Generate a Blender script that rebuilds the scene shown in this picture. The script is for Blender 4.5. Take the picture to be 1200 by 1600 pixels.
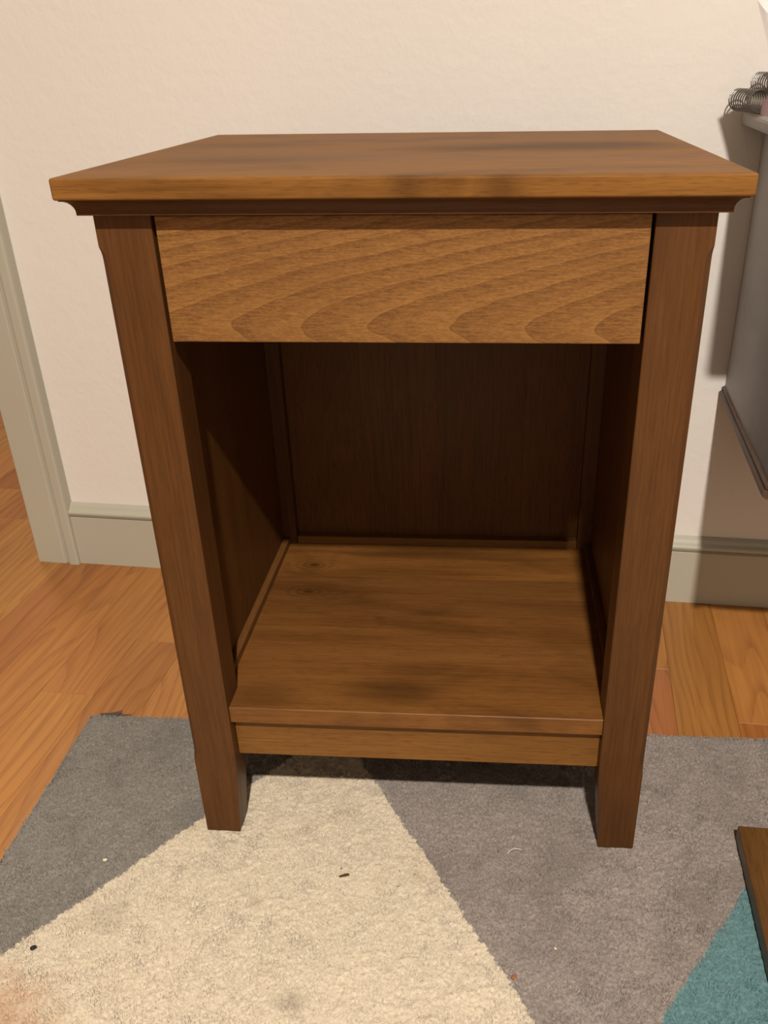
import bpy, bmesh, math, random
import numpy as np
from mathutils import Matrix, Vector

for o in list(bpy.data.objects):
    bpy.data.objects.remove(o, do_unlink=True)
S = bpy.context.scene
COL = S.collection
K = 0.92                    # plan units -> metres

# ------------------------------------------------------------------ camera
cd = bpy.data.cameras.new('camera'); cam = bpy.data.objects.new('camera', cd); COL.objects.link(cam)
cd.sensor_fit = 'VERTICAL'; cd.sensor_height = 36.0
cd.lens = 1382.129 / 1600 * 36.0
cd.shift_x = -69.37 / 1600; cd.shift_y = 61.45 / 1600
cd.clip_start = 0.02
mw = Matrix(((0.98879075, -0.05911057, 0.13710868), (0.14858276, 0.47995239, -0.86462045), (-0.01469742, 0.87530089, 0.48335529))).to_4x4()
mw.translation = Vector((0.146088, -0.787599, 0.855125)) * K
cam.matrix_world = mw
S.camera = cam

# ------------------------------------------------------------------ world, lamps, exposure
w = bpy.data.worlds.new('world'); S.world = w; w.use_nodes = True
w.node_tree.nodes['Background'].inputs[0].default_value = (1.0, 0.9, 0.78, 1)
w.node_tree.nodes['Background'].inputs[1].default_value = 0.15
def area_lamp(name, loc, size, power, colour):
    l = bpy.data.lights.new(name, 'AREA'); l.shape = 'DISK'; l.size = size; l.energy = power; l.color = colour
    o = bpy.data.objects.new(name, l); COL.objects.link(o); o.location = Vector(loc) * K
    return o
area_lamp('ceiling_lamp', (0.37, -1.75, 2.55), 0.085, 106, (1.0, 0.90, 0.80))
area_lamp('hall_lamp', (-1.6, 1.5, 2.5), 0.3, 14, (1.0, 0.82, 0.64))
S.view_settings.view_transform = 'Standard'; S.view_settings.look = 'None'
S.view_settings.gamma = 1.0; S.view_settings.use_curve_mapping = False
S.view_settings.exposure = 0.0

# ------------------------------------------------------------------ helpers
def obj(name, bm, mat, parent=None, loc=(0, 0, 0), rz=0.0, smooth=False):
    bmesh.ops.recalc_face_normals(bm, faces=bm.faces)
    bmesh.ops.scale(bm, vec=(K, K, K), verts=bm.verts)
    me = bpy.data.meshes.new(name); bm.to_mesh(me); bm.free()
    if smooth:
        me.polygons.foreach_set('use_smooth', [True] * len(me.polygons))
    if mat: me.materials.append(mat)
    o = bpy.data.objects.new(name, me); COL.objects.link(o)
    o.location = Vector(loc) * K; o.rotation_euler = (0, 0, rz)
    if parent: o.parent = parent
    return o
def tag(o, label=None, cat=None, group=None, kind=None):
    if label: o['label'] = label
    if cat: o['category'] = cat
    if group: o['group'] = group
    if kind: o['kind'] = kind
    return o
def thing(name, label, cat, loc=(0, 0, 0), rz=0.0, group=None):
    o = bpy.data.objects.new(name, None); COL.objects.link(o); o.empty_display_size = 0.05
    o.location = Vector(loc) * K; o.rotation_euler = (0, 0, rz)
    return tag(o, label, cat, group)
def box(bm, x0, x1, y0, y1, z0, z1, bev=0.0, seg=2):
    vs = [bm.verts.new((x, y, z)) for x in (x0, x1) for y in (y0, y1) for z in (z0, z1)]
    fs = [bm.faces.new([vs[i] for i in f]) for f in ((0, 1, 3, 2), (4, 6, 7, 5), (0, 4, 5, 1), (2, 3, 7, 6), (0, 2, 6, 4), (1, 5, 7, 3))]
    if bev:
        es = set(e for f in fs for e in f.edges)
        bmesh.ops.bevel(bm, geom=list(es), offset=bev, segments=seg, profile=0.5, affect='EDGES')
def bx(*a, **k):
    bm = bmesh.new(); box(bm, *a, **k); return bm
def prism_x(bm, prof, x0, x1):              # profile of (y, z) run along x
    a = [bm.verts.new((x0, y, z)) for y, z in prof]; b = [bm.verts.new((x1, y, z)) for y, z in prof]
    n = len(prof)
    for i in range(n): bm.faces.new((a[i], a[(i + 1) % n], b[(i + 1) % n], b[i]))
    bm.faces.new(a); bm.faces.new(b[::-1])
def prism_y(bm, prof, y0, y1):              # profile of (x, z) run along y
    a = [bm.verts.new((x, y0, z)) for x, z in prof]; b = [bm.verts.new((x, y1, z)) for x, z in prof]
    n = len(prof)
    for i in range(n): bm.faces.new((a[i], a[(i + 1) % n], b[(i + 1) % n], b[i]))
    bm.faces.new(a); bm.faces.new(b[::-1])
def prism_z(bm, poly, z0, z1):
    a = [bm.verts.new((x, y, z0)) for x, y in poly]; b = [bm.verts.new((x, y, z1)) for x, y in poly]
    n = len(poly)
    for i in range(n): bm.faces.new((a[i], a[(i + 1) % n], b[(i + 1) % n], b[i]))
    bm.faces.new(a); bm.faces.new(b[::-1])
def loft(bm, rings, closed=True):
    R = [[bm.verts.new(p) for p in r] for r in rings]
    for A, B in zip(R, R[1:]):
        n = len(A)
        for i in range(n if closed else n - 1):
            bm.faces.new((A[i], A[(i + 1) % n], B[(i + 1) % n], B[i]))
    return R
def tube(bm, pts, r, n=6):
    rings = []
    for i, p in enumerate(pts):
        p = Vector(p); t = (Vector(pts[min(i + 1, len(pts) - 1)]) - Vector(pts[max(i - 1, 0)])).normalized()
        a = t.cross(Vector((0, 0, 1)));  a = a.normalized() if a.length > 1e-4 else Vector((1, 0, 0))
        b = t.cross(a)
        rings.append([p + r * (math.cos(2 * math.pi * k / n) * a + math.sin(2 * math.pi * k / n) * b) for k in range(n)])
    R = loft(bm, rings); bm.faces.new(R[0]); bm.faces.new(R[-1][::-1])

# ------------------------------------------------------------------ materials
class NT:
    def __init__(s, name):
        s.m = bpy.data.materials.new(name); s.m.use_nodes = True; s.t = s.m.node_tree; s.n = s.t.nodes
        s.p = s.n['Principled BSDF']
    def node(s, ty, **k):
        n = s.n.new(ty)
        for a, v in k.items(): setattr(n, a, v)
        return n
    def set(s, sock, v):
        if hasattr(v, 'is_linked') or isinstance(v, bpy.types.NodeSocket): s.t.links.new(v, sock)
        elif isinstance(v, tuple) and len(v) == 3 and sock.type == 'RGBA': sock.default_value = v + (1,)
        else: sock.default_value = v
    def math(s, op, a, b=0.0, c=None):
        n = s.node('ShaderNodeMath', operation=op); s.set(n.inputs[0], a); s.set(n.inputs[1], b)
        if c is not None: s.set(n.inputs[2], c)
        return n.outputs[0]
    def mix(s, f, a, b, mode='MIX'):
        n = s.node('ShaderNodeMix', data_type='RGBA', blend_type=mode)
        s.set(n.inputs[0], f); s.set(n.inputs[6], a); s.set(n.inputs[7], b); return n.outputs[2]
    def obco(s): return s.node('ShaderNodeTexCoord').outputs['Object']
    def map(s, v, scale=(1, 1, 1), loc=(0, 0, 0), rot=(0, 0, 0)):
        n = s.node('ShaderNodeMapping'); s.set(n.inputs[0], v); n.inputs[1].default_value = loc; n.inputs[2].default_value = rot; n.inputs[3].default_value = scale
        return n.outputs[0]
    def noise(s, v, scale=5, detail=3, rough=0.5, dist=0.0):
        n = s.node('ShaderNodeTexNoise'); s.set(n.inputs['Vector'], v); n.inputs['Scale'].default_value = scale
        n.inputs['Detail'].default_value = detail; n.inputs['Roughness'].default_value = rough; n.inputs['Distortion'].default_value = dist
        return n.outputs[0]
    def rng(s, v, a, b, c=0.0, d=1.0):
        n = s.node('ShaderNodeMapRange'); n.clamp = True
        s.set(n.inputs[0], v)
        for i, q in enumerate((a, b, c, d)): n.inputs[i + 1].default_value = q
        return n.outputs[0]
    def ramp(s, v, stops):
        n = s.node('ShaderNodeValToRGB'); s.set(n.inputs[0], v); e = n.color_ramp.elements
        while len(e) < len(stops): e.new(0.5)
        for q, (pos, c) in zip(e, stops): q.position = pos; q.color = tuple(c) + (1,)
        return n.outputs[0]
    def sep(s, v):
        n = s.node('ShaderNodeSeparateXYZ'); s.set(n.inputs[0], v); return n.outputs
    def bump(s, h, strength=0.2, dist=0.002):
        n = s.node('ShaderNodeBump'); n.inputs['Strength'].default_value = strength; n.inputs['Distance'].default_value = dist
        s.set(n.inputs['Height'], h); s.t.links.new(n.outputs[0], s.p.inputs['Normal'])
    def fin(s, col, rough=0.5, spec=0.5):
        s.set(s.p.inputs['Base Color'], col); s.set(s.p.inputs['Roughness'], rough)
        s.p.inputs['Specular IOR Level'].default_value = spec
        return s.m

def rnd_offset(T, v):
    r = T.node('ShaderNodeObjectInfo').outputs['Random']
    n = T.node('ShaderNodeVectorMath', operation='ADD'); T.set(n.inputs[0], v)
    c = T.node('ShaderNodeCombineXYZ'); q = T.math('MULTIPLY', r, 7.0)
    for i in range(3): T.set(c.inputs[i], q)
    T.set(n.inputs[1], c.outputs[0]); return n.outputs[0], r

def stained_wood(name, axis, dark, mid, light, rough=0.38, blotch=0.5, tone=0.0, seed=0.0, pw=0.35, spec=0.22):
    """stained alder: fine pores, soft streaks along `axis`, cloudy stain"""
    T = NT(name); v0 = T.map(T.obco(), loc=(seed, seed * 1.7, seed * 0.6)); v, r = rnd_offset(T, v0)
    def sc(al, ac): return tuple(al if i == axis else ac for i in range(3))
    streak = T.noise(T.map(v, sc(1.6, 26)), 1.0, 4, 0.55, 0.4)
    fine = T.noise(T.map(v, sc(14, 420)), 1.0, 2, 0.5)
    pores = T.noise(T.map(v, sc(60, 900)), 1.0, 1, 0.5)
    cloud = T.noise(T.map(v, sc(5, 11)), 1.0, 3, 0.55, 0.6)
    q = T.math('ADD', T.math('ADD', T.math('MULTIPLY', streak, 0.36), T.math('MULTIPLY', cloud, 0.26)), T.math('MULTIPLY', fine, 0.38))
    if tone: q = T.math('ADD', q, T.math('MULTIPLY', T.math('SUBTRACT', r, 0.5), tone))
    col = T.ramp(q, [(0.30, dark), (0.50, mid), (0.72, light)])
    if blotch:
        col = T.mix(T.math('MULTIPLY', T.rng(cloud, 0.48, 0.72), blotch), col, tuple(c * 0.36 for c in dark))
    col = T.mix(T.math('MULTIPLY', T.rng(pores, 0.56, 0.66), pw), col, tuple(c * 0.5 for c in dark))
    col = T.mix(1.0, col, T.node('ShaderNodeObjectInfo').outputs['Color'], 'MULTIPLY')
    T.bump(T.math('ADD', fine, pores), 0.12, 0.0006)
    return T.fin(col, T.rng(streak, 0.3, 0.7, rough - 0.05, rough + 0.08), spec)

def drawer_wood(name):
    T = NT(name); oc = T.obco(); x, y, z = T.sep(T.map(oc, (1 / K, 1 / K, 1 / K)))[:3]
    n1 = T.noise(T.map(oc, (6, 6, 22)), 1.0, 3, 0.5)
    n2 = T.noise(T.map(oc, (30, 30, 90)), 1.0, 2, 0.5)
    dz = T.math('ABSOLUTE', T.math('SUBTRACT', z, 0.6455))
    f = T.math('SUBTRACT', x, T.math('MULTIPLY', T.math('POWER', dz, 1.5), 12.5))
    t = T.math('ADD', T.math('MULTIPLY', f, 15.0), T.math('ADD', T.math('MULTIPLY', n1, 0.75), T.math('MULTIPLY', n2, 0.10)))
    fr = T.math('FRACT', t)
    tri = T.math('ABSOLUTE', T.math('SUBTRACT', T.math('FRACT', T.math('MULTIPLY', t, 3.0)), 0.5))
    fine = T.noise(T.map(oc, (48, 48, 620)), 1.0, 2, 0.6)
    fleck = T.noise(T.map(oc, (300, 300, 1100)), 1.0, 1, 0.5)
    cloud = T.noise(T.map(oc, (5, 5, 9)), 1.0, 3, 0.5)
    lo, mi, hi = (0.125, 0.055, 0.0165), (0.225, 0.105, 0.030), (0.31, 0.155, 0.046)
    q = T.math('ADD', T.math('MULTIPLY', fr, 0.15), T.math('ADD', T.math('MULTIPLY', fine, 0.45), T.math('ADD', T.math('MULTIPLY', tri, 0.08), T.math('MULTIPLY', fleck, 0.36))))
    col = T.ramp(q, [(0.34, lo), (0.55, mi), (0.78, hi)])
    line = T.math('MULTIPLY', T.rng(fr, 0.0, 0.05, 1, 0), 0.36)
    col = T.mix(line, col, (0.085, 0.034, 0.0105))
    col = T.mix(T.math('MULTIPLY', T.rng(cloud, 0.5, 0.7), 0.3), col, lo)
    T.bump(T.math('ADD', fine, fleck), 0.12, 0.0006)
    return T.fin(col, 0.46, 0.22)

def knot_wood(name, axis, dark, mid, light, knots, rough=0.36, blotch=0.6, tone=0.25, smudges=(), spec=0.25):
    """as stained_wood, grain along x, with knots at given object-space points (plan units: x, y, radius)"""
    T = NT(name); oc = T.obco(); x, y, z = T.sep(T.map(oc, (1 / K, 1 / K, 1 / K)))[:3]
    r = T.node('ShaderNodeObjectInfo').outputs['Random']
    wob = T.noise(T.map(oc, (5, 5, 5)), 1.0, 2, 0.5)
    kn = None; bend = None
    for (kx, ky, kr) in knots:
        dx = T.math('MULTIPLY', T.math('SUBTRACT', x, kx), 0.55); dy = T.math('SUBTRACT', y, ky)
        d = T.math('SQRT', T.math('ADD', T.math('MULTIPLY', dx, dx), T.math('MULTIPLY', dy, dy)))
        d = T.math('ADD', d, T.math('MULTIPLY', T.math('SUBTRACT', wob, 0.5), kr))
        e = T.rng(d, 0.0, kr * 2.2, 1.0, 0.0)
        ring = T.math('MULTIPLY', T.math('ADD', T.math('SINE', T.math('MULTIPLY', d, 10.0 / kr)), 1.0), T.math('MULTIPLY', e, 0.34))
        core = T.rng(d, kr * 0.25, kr * 0.6, 0.8, 0.0)
        k_ = T.math('MAXIMUM', ring, core); kn = k_ if kn is None else T.math('MAXIMUM', kn, k_)
        b_ = T.math('MULTIPLY', T.math('MULTIPLY', dy, T.rng(d, 0.0, kr * 5, 1.0, 0.0)), 0.7)
        bend = b_ if bend is None else T.math('ADD', bend, b_)
    c = T.node('ShaderNodeCombineXYZ'); T.set(c.inputs[0], x); T.set(c.inputs[1], T.math('SUBTRACT', y, bend) if bend is not None else y); T.set(c.inputs[2], z)
    cv = T.node('ShaderNodeVectorMath', operation='ADD'); T.set(cv.inputs[0], c.outputs[0])
    c2 = T.node('ShaderNodeCombineXYZ'); q7 = T.math('MULTIPLY', r, 9.0)
    for i in range(3): T.set(c2.inputs[i], q7)
    T.set(cv.inputs[1], c2.outputs[0]); v = cv.outputs[0]
    streak = T.noise(T.map(v, (1.6, 24, 24)), 1.0, 4, 0.6, 0.5)
    fine = T.noise(T.map(v, (12, 300, 300)), 1.0, 2, 0.55)
    pores = T.noise(T.map(v, (55, 800, 800)), 1.0, 1, 0.5)
    cloud = T.noise(T.map(v, (6, 10, 10)), 1.0, 3, 0.6, 0.8)
    q = T.math('ADD', T.math('MULTIPLY', streak, 0.66), T.math('MULTIPLY', fine, 0.34))
    q = T.math('ADD', q, T.math('MULTIPLY', T.math('SUBTRACT', r, 0.5), tone))
    col = T.ramp(q, [(0.28, dark), (0.50, mid), (0.74, light)])
    dk = tuple(c_ * 0.40 for c_ in dark)
    col = T.mix(T.math('MULTIPLY', T.rng(cloud, 0.50, 0.74), blotch), col, dk)
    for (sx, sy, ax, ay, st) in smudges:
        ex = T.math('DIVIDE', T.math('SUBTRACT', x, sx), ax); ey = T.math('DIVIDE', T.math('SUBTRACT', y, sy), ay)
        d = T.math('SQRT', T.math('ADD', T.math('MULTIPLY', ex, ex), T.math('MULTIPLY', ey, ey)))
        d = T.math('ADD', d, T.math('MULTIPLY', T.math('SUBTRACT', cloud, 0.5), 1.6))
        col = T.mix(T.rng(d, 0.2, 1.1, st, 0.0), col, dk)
    col = T.mix(1.0, col, T.node('ShaderNodeObjectInfo').outputs['Color'], 'MULTIPLY')
    if kn is not None: col = T.mix(kn, col, dk)
    col = T.mix(T.math('MULTIPLY', T.rng(pores, 0.56, 0.66), 0.3), col, tuple(c_ * 0.5 for c_ in dark))
    T.bump(T.math('ADD', fine, pores), 0.10, 0.0006)
    return T.fin(col, T.rng(streak, 0.3, 0.7, rough - 0.04, rough + 0.1), spec)

def oak_floor():
    T = NT('oak_flooring'); v, r = rnd_offset(T, T.obco())
    oi = T.node('ShaderNodeObjectInfo')
    warp = T.noise(T.map(v, (7, 1.3, 1)), 1.0, 2, 0.5)
    x = T.sep(v)[0]
    t = T.math('ADD', T.math('MULTIPLY', x, 42.0), T.math('MULTIPLY', warp, 14.0))
    fr = T.math('FRACT', t)
    early = T.math('MULTIPLY', T.rng(fr, 0.0, 0.5, 1, 0), T.rng(fr, 0.0, 0.06, 0, 1))
    pores = T.noise(T.map(v, (330, 9, 9)), 1.0, 2, 0.6)
    fine = T.noise(T.map(v, (120, 3, 3)), 1.0, 3, 0.6)
    cloud = T.noise(T.map(v, (9, 2.5, 2)), 1.0, 3, 0.5)
    base = T.mix(T.rng(fine, 0.3, 0.7), (0.37, 0.157, 0.038), (0.49, 0.225, 0.060))
    base = T.mix(T.math('MULTIPLY', T.rng(cloud, 0.4, 0.7), 0.4), base, (0.36, 0.135, 0.034))
    base = T.mix(T.math('MULTIPLY', early, T.rng(pores, 0.35, 0.6, 0.15, 0.62)), base, (0.22, 0.075, 0.018))
    base = T.mix(1.0, base, oi.outputs['Color'], 'MULTIPLY')
    T.bump(T.math('MULTIPLY', early, pores), 0.1, 0.0008)
    return T.fin(base, T.rng(cloud, 0.3, 0.7, 0.36, 0.46), 0.45)

def painted(name, col, rough, bscale, bstr, var=0.04, bdist=0.001):
    T = NT(name); oc = T.obco()
    n = T.noise(oc, bscale, 3, 0.55); big = T.noise(oc, 2.5, 2, 0.5)
    c = T.mix(T.rng(big, 0.3, 0.7), tuple(x * (1 - var) for x in col), tuple(min(1, x * (1 + var)) for x in col))
    T.bump(n, bstr, bdist)
    return T.fin(c, rough, 0.4)

def scuffed(name):
    T = NT(name); oc = T.obco()
    big = T.noise(T.map(oc, (1, 5, 9)), 1.0, 4, 0.6); n = T.noise(oc, 60, 4, 0.6)
    col = T.mix(T.rng(big, 0.3, 0.7), (0.38, 0.365, 0.35), (0.49, 0.47, 0.46))
    mus = T.node('ShaderNodeTexWave', wave_type='BANDS'); T.set(mus.inputs[0], T.map(oc, (3, 6, 8), rot=(0.6, 0, 0)))
    mus.inputs['Scale'].default_value = 1.1; mus.inputs['Distortion'].default_value = 6; mus.inputs['Detail'].default_value = 3
    scr = T.math('MULTIPLY', T.rng(mus.outputs['Fac'], 0.985, 1.0), T.rng(big, 0.45, 0.6))
    col = T.mix(T.math('MULTIPLY', scr, 0.8), col, (0.06, 0.055, 0.05))
    col = T.mix(T.math('MULTIPLY', T.rng(n, 0.68, 0.75), 0.5), col, (0.12, 0.11, 0.10))
    T.bump(n, 0.1, 0.001)
    return T.fin(col, 0.55, 0.35)

M = {}
def L(r, g, b): return (r, g, b)
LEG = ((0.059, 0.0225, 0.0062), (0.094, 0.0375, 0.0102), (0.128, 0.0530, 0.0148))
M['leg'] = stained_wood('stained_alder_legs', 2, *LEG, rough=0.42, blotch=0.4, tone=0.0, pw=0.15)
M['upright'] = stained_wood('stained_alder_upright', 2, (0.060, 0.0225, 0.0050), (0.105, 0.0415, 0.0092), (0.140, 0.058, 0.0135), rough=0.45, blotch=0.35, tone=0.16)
M['cross'] = stained_wood('stained_alder_crosswise', 0, (0.125, 0.052, 0.0120), (0.20, 0.088, 0.0205), (0.27, 0.125, 0.031), rough=0.46, blotch=0.3)
M['deep'] = stained_wood('stained_alder_depthwise', 1, (0.09, 0.036, 0.010), (0.16, 0.068, 0.020), (0.21, 0.095, 0.03), rough=0.42, blotch=0.3)
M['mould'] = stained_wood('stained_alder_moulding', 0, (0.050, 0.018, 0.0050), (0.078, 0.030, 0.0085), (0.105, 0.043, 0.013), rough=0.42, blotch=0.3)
M['drawer'] = drawer_wood('stained_alder_drawer_front')
WD = ((0.105, 0.043, 0.0110), (0.175, 0.076, 0.0190), (0.24, 0.112, 0.030))
M['top'] = knot_wood('stained_alder_top', 0, (0.115, 0.048, 0.0105), (0.205, 0.090, 0.0195), (0.29, 0.135, 0.032), knots=[(0.05, -0.036, 0.007)], rough=0.50, blotch=0.5, tone=0.0,
                     smudges=[(0.15, 0.24, 0.17, 0.07, 0.75), (-0.16, 0.12, 0.12, 0.05, 0.4), (0.012, -0.027, 0.026, 0.02, 0.45), (0.088, -0.027, 0.026, 0.02, 0.5), (-0.2, 0.3, 0.1, 0.05, 0.35)], spec=0.13)
M['shelf'] = knot_wood('stained_alder_shelf', 0, *WD, knots=[(-0.178, 0.345, 0.011), (-0.173, 0.268, 0.012)], rough=0.44, blotch=0.5, tone=0.05,
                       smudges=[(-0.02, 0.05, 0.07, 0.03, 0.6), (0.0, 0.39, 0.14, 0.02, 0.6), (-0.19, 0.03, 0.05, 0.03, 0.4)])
M['loose'] = stained_wood('dark_stained_board', 1, (0.058, 0.026, 0.0072), (0.120, 0.055, 0.015), (0.175, 0.086, 0.024), rough=0.36, blotch=0.4)
M['oak'] = oak_floor()
M['subfloor'] = painted('subfloor', (0.20, 0.10, 0.045), 0.7, 40, 0.1)
M['wall'] = painted('cream_wall_paint', (0.81, 0.785, 0.735), 0.62, 75, 0.36, 0.015, 0.0022)
M['unseen'] = painted('low_bounce_wall_tone', (0.40, 0.37, 0.33), 0.7, 60, 0.1)  # unseen walls made darker than the cream one to cut bounce light
M['ceil'] = painted('white_ceiling_paint', (0.82, 0.80, 0.77), 0.8, 60, 0.1)
M['sage'] = painted('sage_trim_paint', (0.485, 0.475, 0.385), 0.42, 30, 0.06)
M['grey'] = scuffed('scuffed_grey_paint')
M['slab'] = painted('worn_light_grey_paint', (0.36, 0.33, 0.31), 0.5, 14, 0.08, 0.14)
M['bar'] = stained_wood('dark_moulding_wood', 1, (0.05, 0.028, 0.018), (0.095, 0.055, 0.036), (0.14, 0.085, 0.058), rough=0.4, blotch=0.3)
M['wire'] = NT('grey_coil_wire').fin((0.30, 0.295, 0.29), 0.30, 0.6); M['wire'].node_tree.nodes['Principled BSDF'].inputs['Metallic'].default_value = 0.9
M['pink'] = painted('pink_card', (0.62, 0.42, 0.47), 0.6, 60, 0.05)
M['page'] = painted('white_pages', (0.80, 0.79, 0.77), 0.7, 200, 0.05)
M['cover'] = painted('pale_grey_cover', (0.50, 0.49, 0.48), 0.5, 60, 0.05)
M['paper'] = painted('white_paper', (0.86, 0.85, 0.84), 0.6, 20, 0.03, 0.01)
M['chip'] = NT('black_chip').fin((0.012, 0.011, 0.012), 0.5, 0.4)
M['splinter'] = NT('brown_splinter').fin((0.07, 0.03, 0.014), 0.6, 0.3)
M['crumb'] = NT('pale_crumb').fin((0.72, 0.62, 0.46), 0.7, 0.3)
M['thread'] = NT('white_thread').fin((0.75, 0.70, 0.62), 0.7, 0.2)
M['rust'] = NT('rusty_crumb').fin((0.30, 0.13, 0.055), 0.7, 0.2)

# ------------------------------------------------------------------ the room
ZF = -0.012; YW = 0.6465; ZC = 2.6
XL, XR, YF, YH = -2.6, 2.2, -3.0, 2.4          # left, right, front walls and the far hall wall
DX0, DX1 = -1.80, -0.86                        # the doorway
st = lambda o: tag(o, kind='structure')
floor = st(obj('floor', bx(XL - 0.1, XR + 0.1, YF - 0.1, YH + 0.1, ZF - 0.05, ZF - 0.006), M['subfloor']))
bm = bmesh.new()
box(bm, DX1, XR, YW, YW + 0.12, ZF, ZC)
box(bm, XL, DX0, YW, YW + 0.12, ZF, ZC)
box(bm, DX0, DX1, YW, YW + 0.12, 2.2, ZC)
st(obj('wall_back', bm, M['wall']))
st(obj('wall_left', bx(XL - 0.1, XL, YF, YH, ZF, ZC), M['unseen']))
st(obj('wall_right', bx(XR, XR + 0.1, YF, YH, ZF, ZC), M['unseen']))
st(obj('wall_front', bx(XL, XR, YF - 0.1, YF, ZF, ZC), M['unseen']))
st(obj('wall_hall', bx(XL, XR, YH, YH + 0.1, ZF, ZC), M['wall']))
st(obj('ceiling', bx(XL - 0.1, XR + 0.1, YF - 0.1, YH + 0.1, ZC, ZC + 0.1), M['ceil']))

# baseboard: flat board, groove, rounded cap
yb = 0.6305
cap = [(yb, ZF), (yb, 0.0905), (yb + 0.0035, 0.0918), (yb + 0.0030, 0.0940), (yb - 0.0020, 0.0955)]
for k in range(7):
    a = -math.pi / 2 + math.pi * k / 6
    cap.append((yb + 0.0015 - 0.0045 * math.cos(a), 0.1005 + 0.0048 * math.sin(a)))
cap += [(yb + 0.005, 0.1075), (yb + 0.008, 0.1125), (yb + 0.0125, 0.1160), (YW - 0.0005, 0.1168), (YW - 0.0005, ZF)]
bm = bmesh.new(); prism_x(bm, cap, -0.785, XR - 0.001)
st(obj('baseboard_back', bm, M['sage']))
# door casing: flat, groove and raised outer band
def casing(x0, x1, flip):
    pr = [(0, 0.0), (0, 0.0175), (0.002, 0.0195), (0.056, 0.0200), (0.0595, 0.0185), (0.0615, 0.0150), (0.0645, 0.0165), (0.067, 0.0215), (0.071, 0.0235), (0.084, 0.0235), (0.0875, 0.0215), (0.0885, 0.018), (0.0885, 0.0)]
    pts = [((x0 + a) if not flip else (x1 - a), YW - 0.0005 - d) for a, d in pr]
    bm = bmesh.new(); prism_z(bm, pts, ZF, 2.28); return bm
st(obj('trim_1', casing(-0.8725, 0, False), M['sage']))
st(obj('trim_2', casing(0, -1.79, True), M['sage']))
st(obj('trim_3', bx(-1.785, -0.875, YW - 0.02, YW - 0.0005, 2.2, 2.28), M['sage']))
st(obj('trim_4', bx(DX1 - 0.016, DX1 - 0.0003, YW - 0.0008, YW + 0.121, ZF, 2.2), M['sage']))

# oak strip flooring, every strip its own piece
PW = 0.0901; X0 = 0.4366
rng = random.Random(5)
def strip(i, y0, y1, tint):
    xa = X0 + i * PW
    o = obj('plank', bx(0.00015, PW - 0.00015, y0 + 0.00015, y1 - 0.00015, ZF - 0.006, ZF, bev=0.0003, seg=1), M['oak'], floor, (xa, 0, 0))
    o.color = tuple(tint) + (1,)
TINT = [(1.0, 1.0, 1.0), (0.93, 0.86, 0.82), (1.06, 1.06, 1.02), (0.86, 0.78, 0.80), (1.0, 0.95, 0.88), (0.94, 0.98, 0.9)]
FIX = {0: [(-0.35, (0.84, 0.70, 0.66)), (0.298, (1.06, 1.05, 1.02))], -1: [(-0.5, (0.86, 0.86, 0.74)), (0.9, (1, 1, 1))], -2: [(-0.5, (0.88, 0.74, 0.86)), (0.4185, (0.98, 0.98, 0.86))],
       -11: [(-0.6, (0.90, 0.86, 0.80)), (0.388, (1.04, 1.04, 1.0))], -12: [(-0.9, (1.06, 1.08, 0.96)), (0.233, (1.0, 0.98, 0.94)), (0.9, (0.9, 0.86, 0.82))],
       -13: [(-0.7, (0.98, 0.93, 0.90)), (0.80, (0.93, 0.88, 0.84))], -10: [(-0.6, (1.05, 1.04, 1.02)), (0.6, (0.95, 0.95, 0.9))],
       -18: [(-0.6, (0.96, 0.9, 0.86)), (0.945, (0.78, 0.68, 0.62))], -17: [(-0.2, (0.95, 0.9, 0.86)), (0.80, (0.84, 0.76, 0.70))]}
for i in range(-33, 19):
    ys = FIX.get(i)
    if not ys:
        y = -1.1 + rng.random() * 0.5; ys = []
        while y < 2.0:
            ys.append((y, rng.choice(TINT))); y += 0.8 + rng.random() * 0.9
    ends = [a for a, _ in ys[1:]] + [YH]
    ys = [(-1.7 if k == 0 else a, t) for k, (a, t) in enumerate(ys)]
    xc = X0 + (i + 0.5) * PW
    for (a, t), b in zip(ys, ends):
        # strips stop at the wall except under the doorway
        if xc > -0.86 or xc < -1.82:
            b = min(b, YW + 0.0)
            if a >= b: continue
        strip(i, a, b, t)

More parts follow.
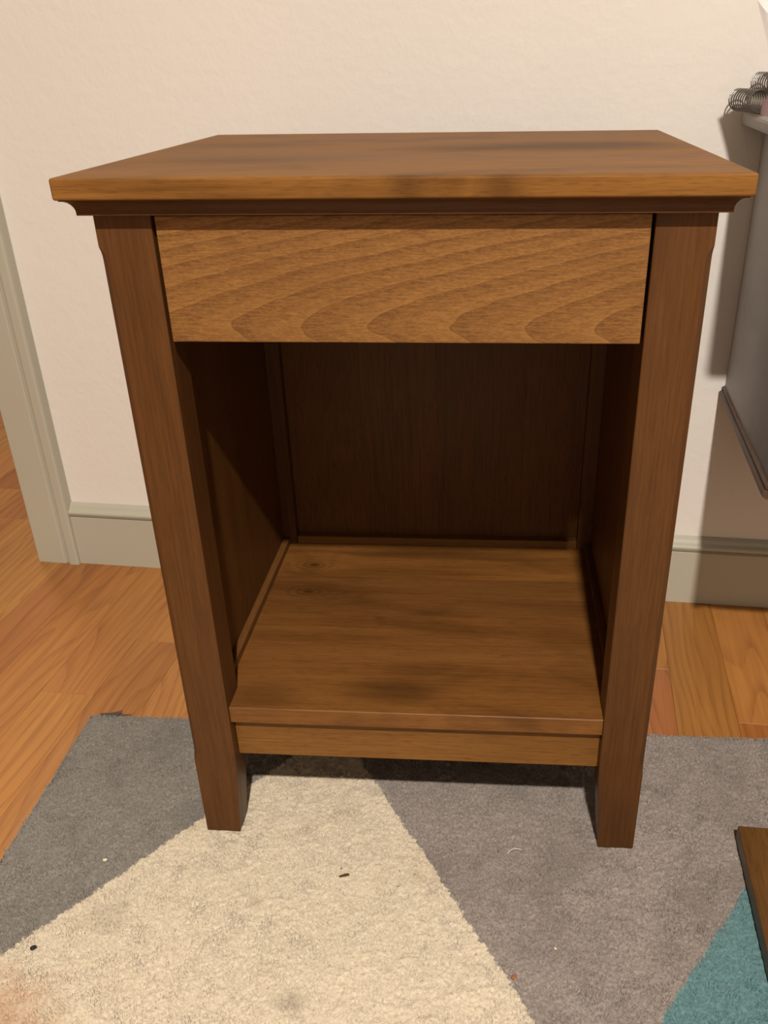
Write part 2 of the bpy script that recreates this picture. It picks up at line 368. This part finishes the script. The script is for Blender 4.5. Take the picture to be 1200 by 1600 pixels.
# ------------------------------------------------------------------ rug
AR = math.radians(4.5); ca, sa = math.cos(AR), math.sin(AR)
def to_room(x, y): return (ca * x - sa * y, sa * x + ca * y)
def rug_material():
    T = NT('woven_rug_pile'); oc = T.obco(); v = T.map(oc, (1 / K, 1 / K, 1 / K)); x, y, z = T.sep(v)[:3]
    j = T.math('MULTIPLY', T.math('SUBTRACT', T.noise(oc, 190, 2, 0.5), 0.5), 0.014)
    j2 = T.math('MULTIPLY', T.math('SUBTRACT', T.noise(oc, 14, 2, 0.5), 0.5), 0.010)
    jj = T.math('ADD', j, j2)
    def side(p, q):                         # >0 to the left of p->q
        dx, dy = q[0] - p[0], q[1] - p[1]; l = math.hypot(dx, dy); nx, ny = -dy / l, dx / l
        d = T.math('ADD', T.math('MULTIPLY', T.math('SUBTRACT', x, p[0]), nx), T.math('MULTIPLY', T.math('SUBTRACT', y, p[1]), ny))
        return T.rng(T.math('ADD', d, jj), -0.0006, 0.0006)
    a = side((-0.446, -0.191), (-0.28, 0.026))       # left edge of the cream triangle (left side of it = grey)
    b = side((0.143, -0.237), (-0.066, 0.103))       # right edge (left side = cream)
    t = side((0.265, -0.230), (0.387, -0.061))       # teal corner lies right of this
    big = T.noise(oc, 9, 4, 0.6); med = T.noise(oc, 45, 3, 0.6); fn = T.noise(oc, 330, 2, 0.6)
    cream = T.mix(T.rng(fn, 0.3, 0.7), (0.49, 0.43, 0.325), (0.66, 0.59, 0.465))
    cream = T.mix(T.math('MULTIPLY', T.rng(big, 0.56, 0.72), 0.28), cream, (0.36, 0.25, 0.145))
    gl = T.mix(T.rng(fn, 0.3, 0.7), (0.158, 0.147, 0.127), (0.282, 0.264, 0.232))
    gr = T.mix(T.rng(fn, 0.3, 0.7), (0.190, 0.166, 0.148), (0.345, 0.303, 0.272))
    te = T.mix(T.rng(fn, 0.3, 0.7), (0.078, 0.160, 0.168), (0.140, 0.258, 0.266))
    gr = T.mix(T.math('MULTIPLY', T.rng(big, 0.46, 0.66), 0.35), gr, (0.11, 0.095, 0.085))
    gl = T.mix(T.math('MULTIPLY', T.rng(big, 0.5, 0.7), 0.35), gl, (0.08, 0.075, 0.065))
    # ochre stain in the near left corner
    ex = T.math('DIVIDE', T.math('SUBTRACT', x, -0.42), 0.075); ey = T.math('DIVIDE', T.math('SUBTRACT', y, -0.275), 0.07)
    d = T.math('ADD', T.math('SQRT', T.math('ADD', T.math('MULTIPLY', ex, ex), T.math('MULTIPLY', ey, ey))), T.math('MULTIPLY', T.math('SUBTRACT', med, 0.5), 1.6))
    cream = T.mix(T.rng(d, 0.3, 1.2, 0.5, 0.0), cream, (0.42, 0.20, 0.075))
    for px, py, s_ in ((-0.345, -0.135, 0.03), (-0.215, -0.29, 0.022), (-0.115, -0.225, 0.02), (-0.18, -0.105, 0.012)):
        ex = T.math('SUBTRACT', x, px); ey = T.math('SUBTRACT', y, py)
        d = T.math('ADD', T.math('SQRT', T.math('ADD', T.math('MULTIPLY', ex, ex), T.math('MULTIPLY', ey, ey))), T.math('MULTIPLY', T.math('SUBTRACT', med, 0.5), s_ * 2.4))
        cream = T.mix(T.rng(d, 0.0, s_, 0.4, 0.0), cream, (0.16, 0.12, 0.075))
    vo = T.node('ShaderNodeTexVoronoi'); T.set(vo.inputs['Vector'], oc); vo.inputs['Scale'].default_value = 26
    spk = T.math('MULTIPLY', T.rng(vo.outputs['Distance'], 0.03, 0.055, 1, 0), T.rng(T.sep(vo.outputs['Color'])[0], 0.86, 0.88))
    cream = T.mix(T.math('MULTIPLY', spk, 0.8), cream, (0.12, 0.08, 0.05))
    right = T.mix(t, te, gr)
    col = T.mix(b, right, cream)
    col = T.mix(a, col, gl)
    T.bump(fn, 0.25, 0.002)
    T.p.inputs['Sheen Weight'].default_value = 0.15; T.p.inputs['Sheen Roughness'].default_value = 0.5
    return T.fin(col, 0.95, 0.1)
M['rug'] = rug_material()
def dense_axis(lo, hi, a, b, step):
    return np.concatenate([np.linspace(lo, a, 40, endpoint=False), np.arange(a, b, step), np.linspace(b, hi, 40)])
def blur(A, n):
    for _ in range(n):
        A = (np.roll(A, 1, 0) + 2 * A + np.roll(A, -1, 0)) / 4
        A = (np.roll(A, 1, 1) + 2 * A + np.roll(A, -1, 1)) / 4
    return A
def make_rug():
    R = np.random.RandomState(3)
    xs = dense_axis(-0.5145, 1.0, -0.5135, 0.72, 0.0019); ys = dense_axis(-1.3, 0.2205, -0.72, 0.2195, 0.0019)
    xs[0] = -0.5145
    nx, ny = len(xs), len(ys)
    X, Y = np.meshgrid(xs, ys, indexing='ij')
    h1 = blur(R.randn(nx, ny), 1); h1 /= h1.std()
    h2 = blur(R.randn(nx, ny), 8); h2 /= h2.std()
    h3 = blur(R.randn(nx, ny), 3); h3 /= h3.std()
    H = 0.00062 * h1 + 0.0005 * h3 + 0.00018 * h2
    ed = np.minimum.reduce([X - xs[0], xs[-1] - X, Y - ys[0], ys[-1] - Y])
    H = np.clip(H, -0.002, 0.0018)
    Z = -0.0037 + H - 0.005 * np.exp(-(ed / 0.004) ** 2)
    # pile pressed down under the four feet and under the loose board
    press = np.zeros_like(X, bool)
    for x0, x1, y0, y1 in ((-0.271, -0.216, -0.002, 0.047), (0.216, 0.271, -0.002, 0.047), (-0.271, -0.216, 0.405, 0.461), (0.216, 0.271, 0.405, 0.461)):
        press |= (X > x0) & (X < x1) & (Y > y0) & (Y < y1)
    XR_, YR_ = ca * X - sa * Y, sa * X + ca * Y
    press |= (XR_ > 0.393) & (XR_ < 0.71) & (YR_ > -0.42) & (YR_ < 0.064)
    Z = np.where(press, np.minimum(Z, -0.0022), Z)
    wav = 0.0012 * np.sin(Y * 26) * np.exp(-((X - xs[0]) / 0.02) ** 2) + 0.0012 * np.sin(X * 23) * np.exp(-((Y - ys[-1]) / 0.02) ** 2)
    X = X + wav * 0.8; Y = Y + wav * 0.8
    X = X + 0.0006 * R.randn(nx, ny); Y = Y + 0.0006 * R.randn(nx, ny)
    V = np.stack([X, Y, Z], -1).reshape(-1, 3)
    idx = np.arange(nx * ny).reshape(nx, ny)
    Fq = np.stack([idx[:-1, :-1], idx[1:, :-1], idx[1:, 1:], idx[:-1, 1:]], -1).reshape(-1, 4)
    loop = np.concatenate([idx[:, 0], idx[-1, 1:], idx[-2::-1, -1], idx[0, -2:0:-1]])
    low = V[loop].copy(); low[:, 2] = ZF + 0.0002
    base = len(V); n = len(loop); li = base + np.arange(n)
    Fs = np.stack([loop, li, np.roll(li, -1), np.roll(loop, -1)], -1)
    V = np.concatenate([V, low]) * K; F = np.concatenate([Fq, Fs])
    me = bpy.data.meshes.new('rug'); me.vertices.add(len(V)); me.vertices.foreach_set('co', V.astype(np.float32).ravel())
    me.loops.add(F.size); me.loops.foreach_set('vertex_index', F.astype(np.int32).ravel())
    me.polygons.add(len(F)); me.polygons.foreach_set('loop_start', np.arange(0, F.size, 4, dtype=np.int32))
    me.polygons.foreach_set('use_smooth', np.ones(len(F), bool))
    me.update(calc_edges=True); me.materials.append(M['rug'])
    o = bpy.data.objects.new('rug', me); COL.objects.link(o)
    # rug lies almost square to the nightstand
    o.rotation_euler = (0, 0, AR); 
    return tag(o, 'grey, cream and teal geometric pile rug lying under the nightstand', 'rug')
RUG = make_rug()
def make_pile():
    """short leaning tufts over the part of the rug in view, joined into one mesh"""
    R = np.random.RandomState(11)
    st_ = 0.0021
    gx, gy = np.meshgrid(np.arange(-0.5125, 0.71, st_), np.arange(-0.70, 0.2185, st_), indexing='ij')
    n = gx.size
    x = gx.ravel() + st_ * 0.45 * R.randn(n); y = gy.ravel() + st_ * 0.45 * R.randn(n)
    f = blur(R.randn(*gx.shape), 14); f = (f / f.std()).ravel(); g = blur(R.randn(*gx.shape), 14); g = (g / g.std()).ravel()
    ok = np.ones(n, bool)
    for x0, x1, y0, y1 in ((-0.271, -0.216, -0.001, 0.047), (0.216, 0.271, -0.001, 0.047), (-0.271, -0.216, 0.405, 0.461), (0.216, 0.271, 0.405, 0.461)):
        ok &= ~((x > x0) & (x < x1) & (y > y0) & (y < y1))
    xr, yr = ca * x - sa * y, sa * x + ca * y
    ok &= ~((xr > 0.3945) & (yr < 0.0565) & (xr < 0.706) & (yr > -0.405))
    ok &= (x > -0.5135) & (y < 0.2195)
    x, y, f, g = x[ok], y[ok], f[ok], g[ok]; n = len(x)
    lx = 0.0010 * f + 0.0014 * R.randn(n); ly = -0.0006 + 0.0010 * g + 0.0014 * R.randn(n)
    near = np.minimum(np.hypot(x + 0.243, np.maximum(np.abs(y - 0.022), 0)), np.hypot(x - 0.243, y - 0.022)) < 0.045
    h = np.where(near, 0.0008, 0.0012) + 0.0011 * R.rand(n)
    a0 = R.rand(n) * 6.283; rr = 0.00125 + 0.0004 * R.rand(n)
    V = np.zeros((n, 4, 3))
    for k in range(3):
        a = a0 + k * 2.0944
        V[:, k, 0] = x + rr * np.cos(a); V[:, k, 1] = y + rr * np.sin(a); V[:, k, 2] = -0.0055
    V[:, 3, 0] = x + lx; V[:, 3, 1] = y + ly; V[:, 3, 2] = h - 0.0024
    b = (np.arange(n) * 4)[:, None]
    F = np.concatenate([b + np.array([[0, 1, 3]]), b + np.array([[1, 2, 3]]), b + np.array([[2, 0, 3]])], 1).reshape(-1, 3)
    V = V.reshape(-1, 3) * K
    me = bpy.data.meshes.new('pile'); me.vertices.add(len(V)); me.vertices.foreach_set('co', V.astype(np.float32).ravel())
    me.loops.add(F.size); me.loops.foreach_set('vertex_index', F.astype(np.int32).ravel())
    me.polygons.add(len(F)); me.polygons.foreach_set('loop_start', np.arange(0, F.size, 3, dtype=np.int32))
    me.polygons.foreach_set('use_smooth', np.ones(len(F), bool))
    me.update(calc_edges=True); me.materials.append(M['rug'])
    o = bpy.data.objects.new('pile', me); COL.objects.link(o); o.parent = RUG
    tag(o, kind='stuff')
make_pile()

# ------------------------------------------------------------------ nightstand
NS = thing('nightstand', 'brown stained wooden nightstand with one drawer above an open shelf', 'nightstand', (0, 0, 0), AR)
H, TT, CV, FO, DB, SP, LW = 0.7755, 0.0177, 0.0137, 0.0264, 0.4797, 0.2689, 0.0511
ZL = H - TT - CV                                   # leg top
XI = SP - LW                                       # inner face of the legs
YB1 = 0.459; YB0 = YB1 - LW + 0.002                # back legs
PX = 0.238                                         # inner face of the side panels
obj('top_board', bx(-0.29, 0.29, -FO, DB, H - TT, H, bev=0.0022, seg=3), M['top'], NS)
# cove moulding below the top, one lofted ring
bm = bmesh.new(); rings = []
x_o, x_i = 0.2865, SP + 0.0085; yf_o, yf_i = -FO + 0.0035, -0.0125; yb_o, yb_i = DB - 0.004, YB1 + 0.006
for k in range(9):
    a = math.pi / 2 * k / 8
    fx = math.sin(a); z = ZL + 0.0022 + (CV - 0.0022) * (1 - math.cos(a)) if False else ZL + 0.0022 + (CV - 0.0030) * (1 - math.cos(a))
    # quarter-round hollow: steep near the bottom, flat under the board
    X = x_i + (x_o - x_i) * (1 - math.cos(a)); Z = ZL + 0.0022 + (CV - 0.0032) * math.sin(a)
    Yf = yf_i + (yf_o - yf_i) * (1 - math.cos(a)); Yb = yb_i + (yb_o - yb_i) * (1 - math.cos(a))
    rings.append([(-X, Yf, Z), (X, Yf, Z), (X, Yb, Z), (-X, Yb, Z)])
rings = [[(-x_i, yf_i, ZL), (x_i, yf_i, ZL), (x_i, yb_i, ZL), (-x_i, yb_i, ZL)]] + rings + [[(-x_o, yf_o, H - TT - 0.0001), (x_o, yf_o, H - TT - 0.0001), (x_o, yb_o, H - TT - 0.0001), (-x_o, yb_o, H - TT - 0.0001)]]
R_ = loft(bm, rings); bm.faces.new(R_[0]); bm.faces.new(R_[-1])
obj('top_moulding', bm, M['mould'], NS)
# legs: stopped chamfer on the outer front arris, foot tapered on the two inner faces
def leg(sx, front):
    bm = bmesh.new(); rings = []
    C = 0.0058
    zs = [(0.0, 0, 1), (0.112, 0, 0), (0.116, 0, 0), (0.121, 0.35, 0), (0.127, 0.8, 0), (0.134, 1, 0), (0.703, 1, 0), (0.708, 0.9, 0), (0.712, 0.62, 0), (0.715, 0.25, 0), (0.717, 0.05, 0), (0.718, 0, 0), (ZL - 0.00005, 0, 0)]
    e = 0.0008
    for z, ch, tp in zs:
        t = 0.0083 * tp; c = max(C * ch, e)
        xo, xi = SP, XI + t
        y0, y1 = (0.0, LW - 0.006 - t) if front else (YB1, YB0 + t)
        s = 1 if front else -1
        ring = [(xi + e, y0), (xo - c, y0), (xo, y0 + s * c), (xo, y1 - s * e), (xo - e, y1), (xi + e, y1), (xi, y1 - s * e), (xi, y0 + s * e)]
        rings.append([(sx * a, b, z) for a, b in ring])
    R_ = loft(bm, rings); bm.faces.new(R_[0]); bm.faces.new(R_[-1])
    return bm
for sx, fr in ((-1, True), (1, True), (-1, False), (1, False)):
    obj('leg', leg(sx, fr), M['leg'], NS)
YL = LW - 0.006
# drawer: solid front, thin box behind
dr = obj('drawer', bx(-0.2149, 0.2149, 0.0015, 0.018, 0.6306, ZL - 0.0022, bev=0.0012, seg=2), M['drawer'], NS)
bm = bmesh.new()
for a in ((-0.205, -0.194, 0.016, 0.39, 0.642, 0.730), (0.194, 0.205, 0.016, 0.39, 0.642, 0.730), (-0.194, 0.194, 0.379, 0.39, 0.642, 0.730), (-0.194, 0.194, 0.016, 0.379, 0.648, 0.654)): box(bm, *a)
obj('drawer_box', bm, M['upright'], dr)
for s in (-1, 1):
    a, b = sorted((s * PX, s * (PX + 0.010)))
    obj('side_panel', bx(a, b, YL - 0.004, YB0 + 0.004, 0.150, ZL - 0.0003), M['upright'], NS)
    a, b = sorted((s * 0.2285, s * PX))
    obj('side_cleat', bx(a, b, YL, YB0, 0.1956, 0.2070, bev=0.0006, seg=1), M['deep'], NS)
    a, b = sorted((s * 0.206, s * PX))
    obj('drawer_runner', bx(a, b, YL, YB0, 0.640, 0.660), M['deep'], NS)
    a, b = sorted((s * 0.243, s * 0.262))
    obj('side_rail', bx(a, b, YL - 0.002, YB0 + 0.002, 0.116, 0.1725), M['deep'], NS)
bp = obj('back_panel', bx(-XI - 0.006, XI + 0.006, 0.4335, 0.437, 0.150, ZL - 0.0003), M['upright'], NS)
bs = [-XI - 0.006, -0.1085, 0.003, 0.130, XI + 0.006]
for a, b, c in zip(bs, bs[1:], (0.92, 1.12, 0.95, 1.02)):
    ob = obj('back_board', bx(a, b, 0.426, 0.4335, 0.150, ZL - 0.0003, bev=0.00018, seg=1), M['upright'], bp); ob.color = (c, c * 0.96, c * 0.92, 1)
obj('back_cleat', bx(-XI + 0.0003, XI - 0.0003, 0.4125, 0.426, 0.1956, 0.2080, bev=0.0007, seg=1), M['cross'], NS)
obj('back_rail', bx(-XI, XI, 0.440, 0.455, 0.116, 0.1725), M['cross'], NS)
# shelf: hidden core, four glued boards lying flush
sh = obj('shelf', bx(-XI + 0.001, XI - 0.001, 0.008, 0.42, 0.1760, 0.1920), M['shelf'], NS)
zt, zb = 0.1956, 0.1729
bm = bmesh.new()
prism_z(bm, [(-XI + 0.0003, 0.005), (XI - 0.0003, 0.005), (XI - 0.0003, YL + 0.0003), (PX, YL + 0.0003), (PX, 0.105), (-PX, 0.105), (-PX, YL + 0.0003), (-XI + 0.0003, YL + 0.0003)], zb, zt)
es = [e for e in bm.edges if all(abs(v.co.y - 0.005) < 1e-5 for v in e.verts) and abs(e.verts[0].co.z - e.verts[1].co.z) < 1e-5]
bmesh.ops.bevel(bm, geom=es, offset=0.0016, segments=3, profile=0.5, affect='EDGES')
obj('shelf_board', bm, M['shelf'], sh).color = (1.0, 0.94, 0.88, 1)
for a, b, c in ((0.105, 0.210, (0.93, 0.85, 0.80)), (0.210, 0.312, (0.84, 0.77, 0.74))):
    obj('shelf_board', bx(-PX, PX, a, b, zb, zt), M['shelf'], sh).color = c + (1,)
bm = bmesh.new()
prism_z(bm, [(-PX, 0.312), (PX, 0.312), (PX, YB0), (XI - 0.0003, YB0), (XI - 0.0003, 0.4258), (-XI + 0.0003, 0.4258), (-XI + 0.0003, YB0), (-PX, YB0)], zb, zt)
obj('shelf_board', bm, M['shelf'], sh).color = (1.16, 1.08, 0.98, 1)
obj('shelf_apron', bx(-XI + 0.0003, XI - 0.0003, 0.0157, 0.033, 0.116, zb - 0.0001, bev=0.0008, seg=1), M['cross'], NS)

# ------------------------------------------------------------------ grey cabinet on the right
CB = thing('wall_cabinet', 'scuffed grey painted cabinet against the wall right of the nightstand', 'cabinet', (0.408, 0.6465, 0.375))
def C(x0, x1, y0, y1, z0, z1, **k): return bx(x0 - 0.408, x1 - 0.408, y0 - 0.6465, y1 - 0.6465, z0 - 0.375, z1 - 0.375, **k)
CX1, CY0 = 1.25, 0.262
obj('side_panel', C(0.408, 0.428, CY0, 0.646, 0.384, 0.7715, bev=0.001, seg=1), M['grey'], CB)
obj('side_panel', C(CX1 - 0.02, CX1, CY0, 0.646, 0.384, 0.7715, bev=0.001, seg=1), M['grey'], CB)
obj('back_panel', C(0.428, CX1 - 0.02, 0.634, 0.646, 0.384, 0.7715), M['grey'], CB)
obj('bottom_panel', C(0.428, CX1 - 0.02, CY0, 0.634, 0.384, 0.400), M['grey'], CB)
for a, b in ((0.4285, 0.828), (0.830, CX1 - 0.0205)):
    d = obj('door', C(a, b, CY0 - 0.016, CY0 - 0.0005, 0.386, 0.770, bev=0.002, seg=2), M['grey'], CB)
    kx = b - 0.03 if a < 0.6 else a + 0.03
    bm = bmesh.new(); rings = []
    for yy, r in ((0, 0.006), (-0.010, 0.005), (-0.014, 0.011), (-0.022, 0.013), (-0.027, 0.009), (-0.029, 0.001)):
        rings.append([(kx - 0.408 + r * math.cos(t), CY0 - 0.016 - 0.6465 + yy, 0.60 - 0.375 + r * math.sin(t)) for t in [2 * math.pi * q / 16 for q in range(16)]])
    R_ = loft(bm, rings); bm.faces.new(R_[0]); bm.faces.new(R_[-1])
    obj('knob', bm, M['bar'], d, smooth=True)
obj('worktop', C(0.3745, CX1 + 0.034, 0.232, 0.646, 0.7717, 0.790, bev=0.006, seg=3), M['slab'], CB)
# dark half-round moulding round the foot of the cabinet
prof = [(0.0, 0.0)] + [(-0.0075 * math.sin(math.pi * k / 8) - 0.001, 0.0120 * k / 8) for k in range(9)] + [(0.0, 0.012)]
bm = bmesh.new()
prism_y(bm, [(0.408 - 0.408 + a, b - 0.0005) for a, b in prof], CY0 - 0.008 - 0.6465, 0.646 - 0.6465)
prism_y(bm, [(a * 0.55, b * 0.45 + 0.0117) for a, b in prof], CY0 - 0.004 - 0.6465, 0.646 - 0.6465)
obj('base_moulding', bm, M['bar'], CB)
obj('base_board', C(0.408, CX1, CY0, 0.646, 0.3745, 0.3838), M['bar'], CB)

# ------------------------------------------------------------------ things on the cabinet
def spiral_pad(name, label, p0, p1, z0, thick, r, turns, size):
    """pad whose spiral binding runs from p0 to p1 (plan), pages to its right"""
    d = Vector((p1[0] - p0[0], p1[1] - p0[1], 0)); ln = d.length; ang = math.atan2(d.y, d.x)
    T = thing(name, label, 'notebook', (p0[0], p0[1], z0), ang)
    y0 = r * 0.15                                   # pages lie on the left of travel = +x side of the cabinet
    zc = thick * 0.5
    obj('page_block', bx(0.003, ln - 0.001, y0, y0 + size, 0.0018, thick - 0.0018), M['page'], T)
    obj('cover', bx(0.002, ln, y0 - 0.001, y0 + size + 0.001, thick - 0.0018, thick), M['cover'], T)
    obj('cover', bx(0.002, ln, y0 - 0.001, y0 + size + 0.001, 0.0, 0.0018), M['cover'], T)
    bm = bmesh.new(); pts = []
    n = 18
    for k in range(turns * n + 1):
        a = 2 * math.pi * k / n
        pts.append((ln * k / (turns * n), -r * 0.78 + r * math.cos(a), r + 0.0012 + r * math.sin(a)))
    tube(bm, pts, 0.00105, 6)
    obj('spiral_binding', bm, M['wire'], T, smooth=True)
    return T
spiral_pad('spiral_notebook', 'grey spiral-bound notebook lying directly on the grey cabinet top', (0.3735, 0.630), (0.3905, 0.549), 0.790, 0.022, 0.0134, 10, 0.17)
spiral_pad('spiral_notebook', 'upper spiral-bound notebook stacked on the other notebook', (0.3975, 0.630), (0.413, 0.552), 0.8122, 0.018, 0.0120, 10, 0.15)
def pink(label, x0, x1, y0, y1, z0, z1):
    T = thing('notepad', label, 'notepad', ((x0 + x1) / 2, (y0 + y1) / 2, z0))
    hx, hy, h = (x1 - x0) / 2, (y1 - y0) / 2, z1 - z0
    obj('page_block', bx(-hx + 0.001, hx - 0.001, -hy + 0.001, hy - 0.001, 0.001, h - 0.001), M['page'], T)
    obj('cover', bx(-hx, hx, -hy, hy, h - 0.0016, h, bev=0.0003, seg=1), M['pink'], T)
    bm = bmesh.new(); box(bm, -hx, -hx + 0.0016, -hy, hy, 0, h - 0.0016); box(bm, -hx + 0.0016, hx, -hy, hy, 0, 0.0009); box(bm, -hx + 0.0016, hx, hy - 0.001, hy, 0.0009, h - 0.0016); box(bm, -hx + 0.0016, hx, -hy, -hy + 0.001, 0.0009, h - 0.0016)
    obj('case', bm, M['pink'], T)
pink('lower pink notepad lying on the grey cabinet top beside the spiral binding', 0.3815, 0.50, 0.42, 0.543, 0.790, 0.8075)
pink('upper pink notepad stacked on the other pink notepad', 0.3865, 0.498, 0.425, 0.541, 0.8076, 0.827)
# folded sheet of paper standing on the pads: two leaves meeting at a sharp left fold, open at the top
bm = bmesh.new()
NS_, NT_ = 20, 10
def leaf(side):
    rows = []
    for j in range(NT_ + 1):
        t = j / NT_; row = []
        for i in range(NS_ + 1):
            q = i / NS_
            zt_ = (0.9135 - 0.052 * min(1.0, q / 0.45) ** 0.75) if side < 0 else 0.9135 + 0.004 * math.sin(3 * q)
            z = 0.8275 + (zt_ - 0.8275) * t
            h = (z - 0.8275) / 0.086
            xl = 0.3775 - 0.0325 * h ** 1.15
            d = 0.024 * (0.35 + 0.65 * h) * math.sin(math.pi * min(1.0, q * 0.62)) ** 0.75
            row.append((xl + 0.10 * q, 0.465 + side * d, z))
        rows.append(row)
    loft(bm, rows, closed=False)
leaf(-1); leaf(1)
bmesh.ops.remove_doubles(bm, verts=bm.verts, dist=0.0002)
pap = obj('folded_paper', bm, M['paper'], None, smooth=False)
md = pap.modifiers.new('solidify', 'SOLIDIFY'); md.thickness = 0.0005
tag(pap, 'white sheet of paper folded into an open pocket standing on the pink notepads', 'paper')

# ------------------------------------------------------------------ board lying on the rug
bm = bx(0, 0.30, -0.46, 0, 0, 0.0205, bev=0.0012, seg=2)
o = obj('loose_board', bm, M['loose'], None, (0.3955, 0.0555, 0.0004), math.radians(1.2))
tag(o, 'dark brown stained board lying flat on the rug in the right foreground', 'board')

# ------------------------------------------------------------------ crumbs and fibres on the rug
def lump(name, label, cat, u, size, mat, rz, seed, z=-0.0006):
    R = random.Random(seed); bm = bmesh.new()
    bmesh.ops.create_icosphere(bm, subdivisions=2, radius=1.0)
    for v in bm.verts:
        f = 1 + R.uniform(-0.22, 0.22); v.co = Vector((v.co.x * size[0] * f, v.co.y * size[1] * f, v.co.z * size[2] * f))
    o = obj(name, bm, mat, None, (u[0], u[1], z + size[2] * 0.4), rz); tag(o, label, cat); return o
lump('wood_chip', 'black chip lying on the cream area near the left edge of the rug', 'chip', (-0.3979, -0.2137), (0.0036, 0.0028, 0.0016), M['chip'], 0.6, 1)
lump('wood_splinter', 'brown splinter lying on the cream area in front of the shelf', 'splinter', (-0.0776, -0.0687), (0.0068, 0.0018, 0.0013), M['splinter'], 0.45, 2)
lump('crumb', 'pale crumb lying on the grey area left of the nightstand', 'crumb', (-0.3758, -0.0858), (0.0028, 0.0020, 0.0014), M['crumb'], 0.2, 3)
lump('crumb', 'rusty crumb on the cream and grey border in front of the nightstand', 'crumb', (0.1335, -0.176), (0.0026, 0.0034, 0.0013), M['rust'], 0.3, 4)
lump('crumb', 'tiny pale crumb on the right grey area in front of the nightstand', 'crumb', (0.1766, -0.1348), (0.0014, 0.0020, 0.001), M['crumb'], 0.9, 5)
bm = bmesh.new()
tube(bm, [(-0.010, -0.0045, 0.0002), (-0.006, 0.0002, 0.0008), (-0.001, 0.0020, 0.001), (0.004, 0.0016, 0.0009), (0.008, 0.0, 0.0004)], 0.00045, 6)
tag(obj('thread', bm, M['thread'], None, (0.1239, -0.0022, -0.0004), 0.2, smooth=True), 'short white thread lying on the grey area beside the right front leg', 'thread')

# grey fibres pulled out of the rug's far left corner
bm = bmesh.new(); R = random.Random(8)
for k in range(16):
    a = R.uniform(-0.15, 0.55); l = R.uniform(0.02, 0.048); x0 = R.uniform(-0.004, 0.006); y0 = R.uniform(-0.002, 0.004)
    pts = []
    for q in range(6):
        t = q / 5; pts.append((x0 + l * t * math.cos(a), y0 + l * t * math.sin(a) + 0.003 * math.sin(3 * t + k), 0.0009 + 0.0006 * math.sin(3.1 * t) + 0.00012 * k))
    tube(bm, pts, 0.0005, 5)
fib = NT('dark_grey_fibre').fin((0.10, 0.085, 0.072), 0.9, 0.1)
tag(obj('fibre_tuft', bm, fib, None, (-0.518, 0.183, ZF + 0.0002), 0.0, smooth=True), 'wisp of dark grey fibres on the floor at the far left corner of the rug', 'fibres')
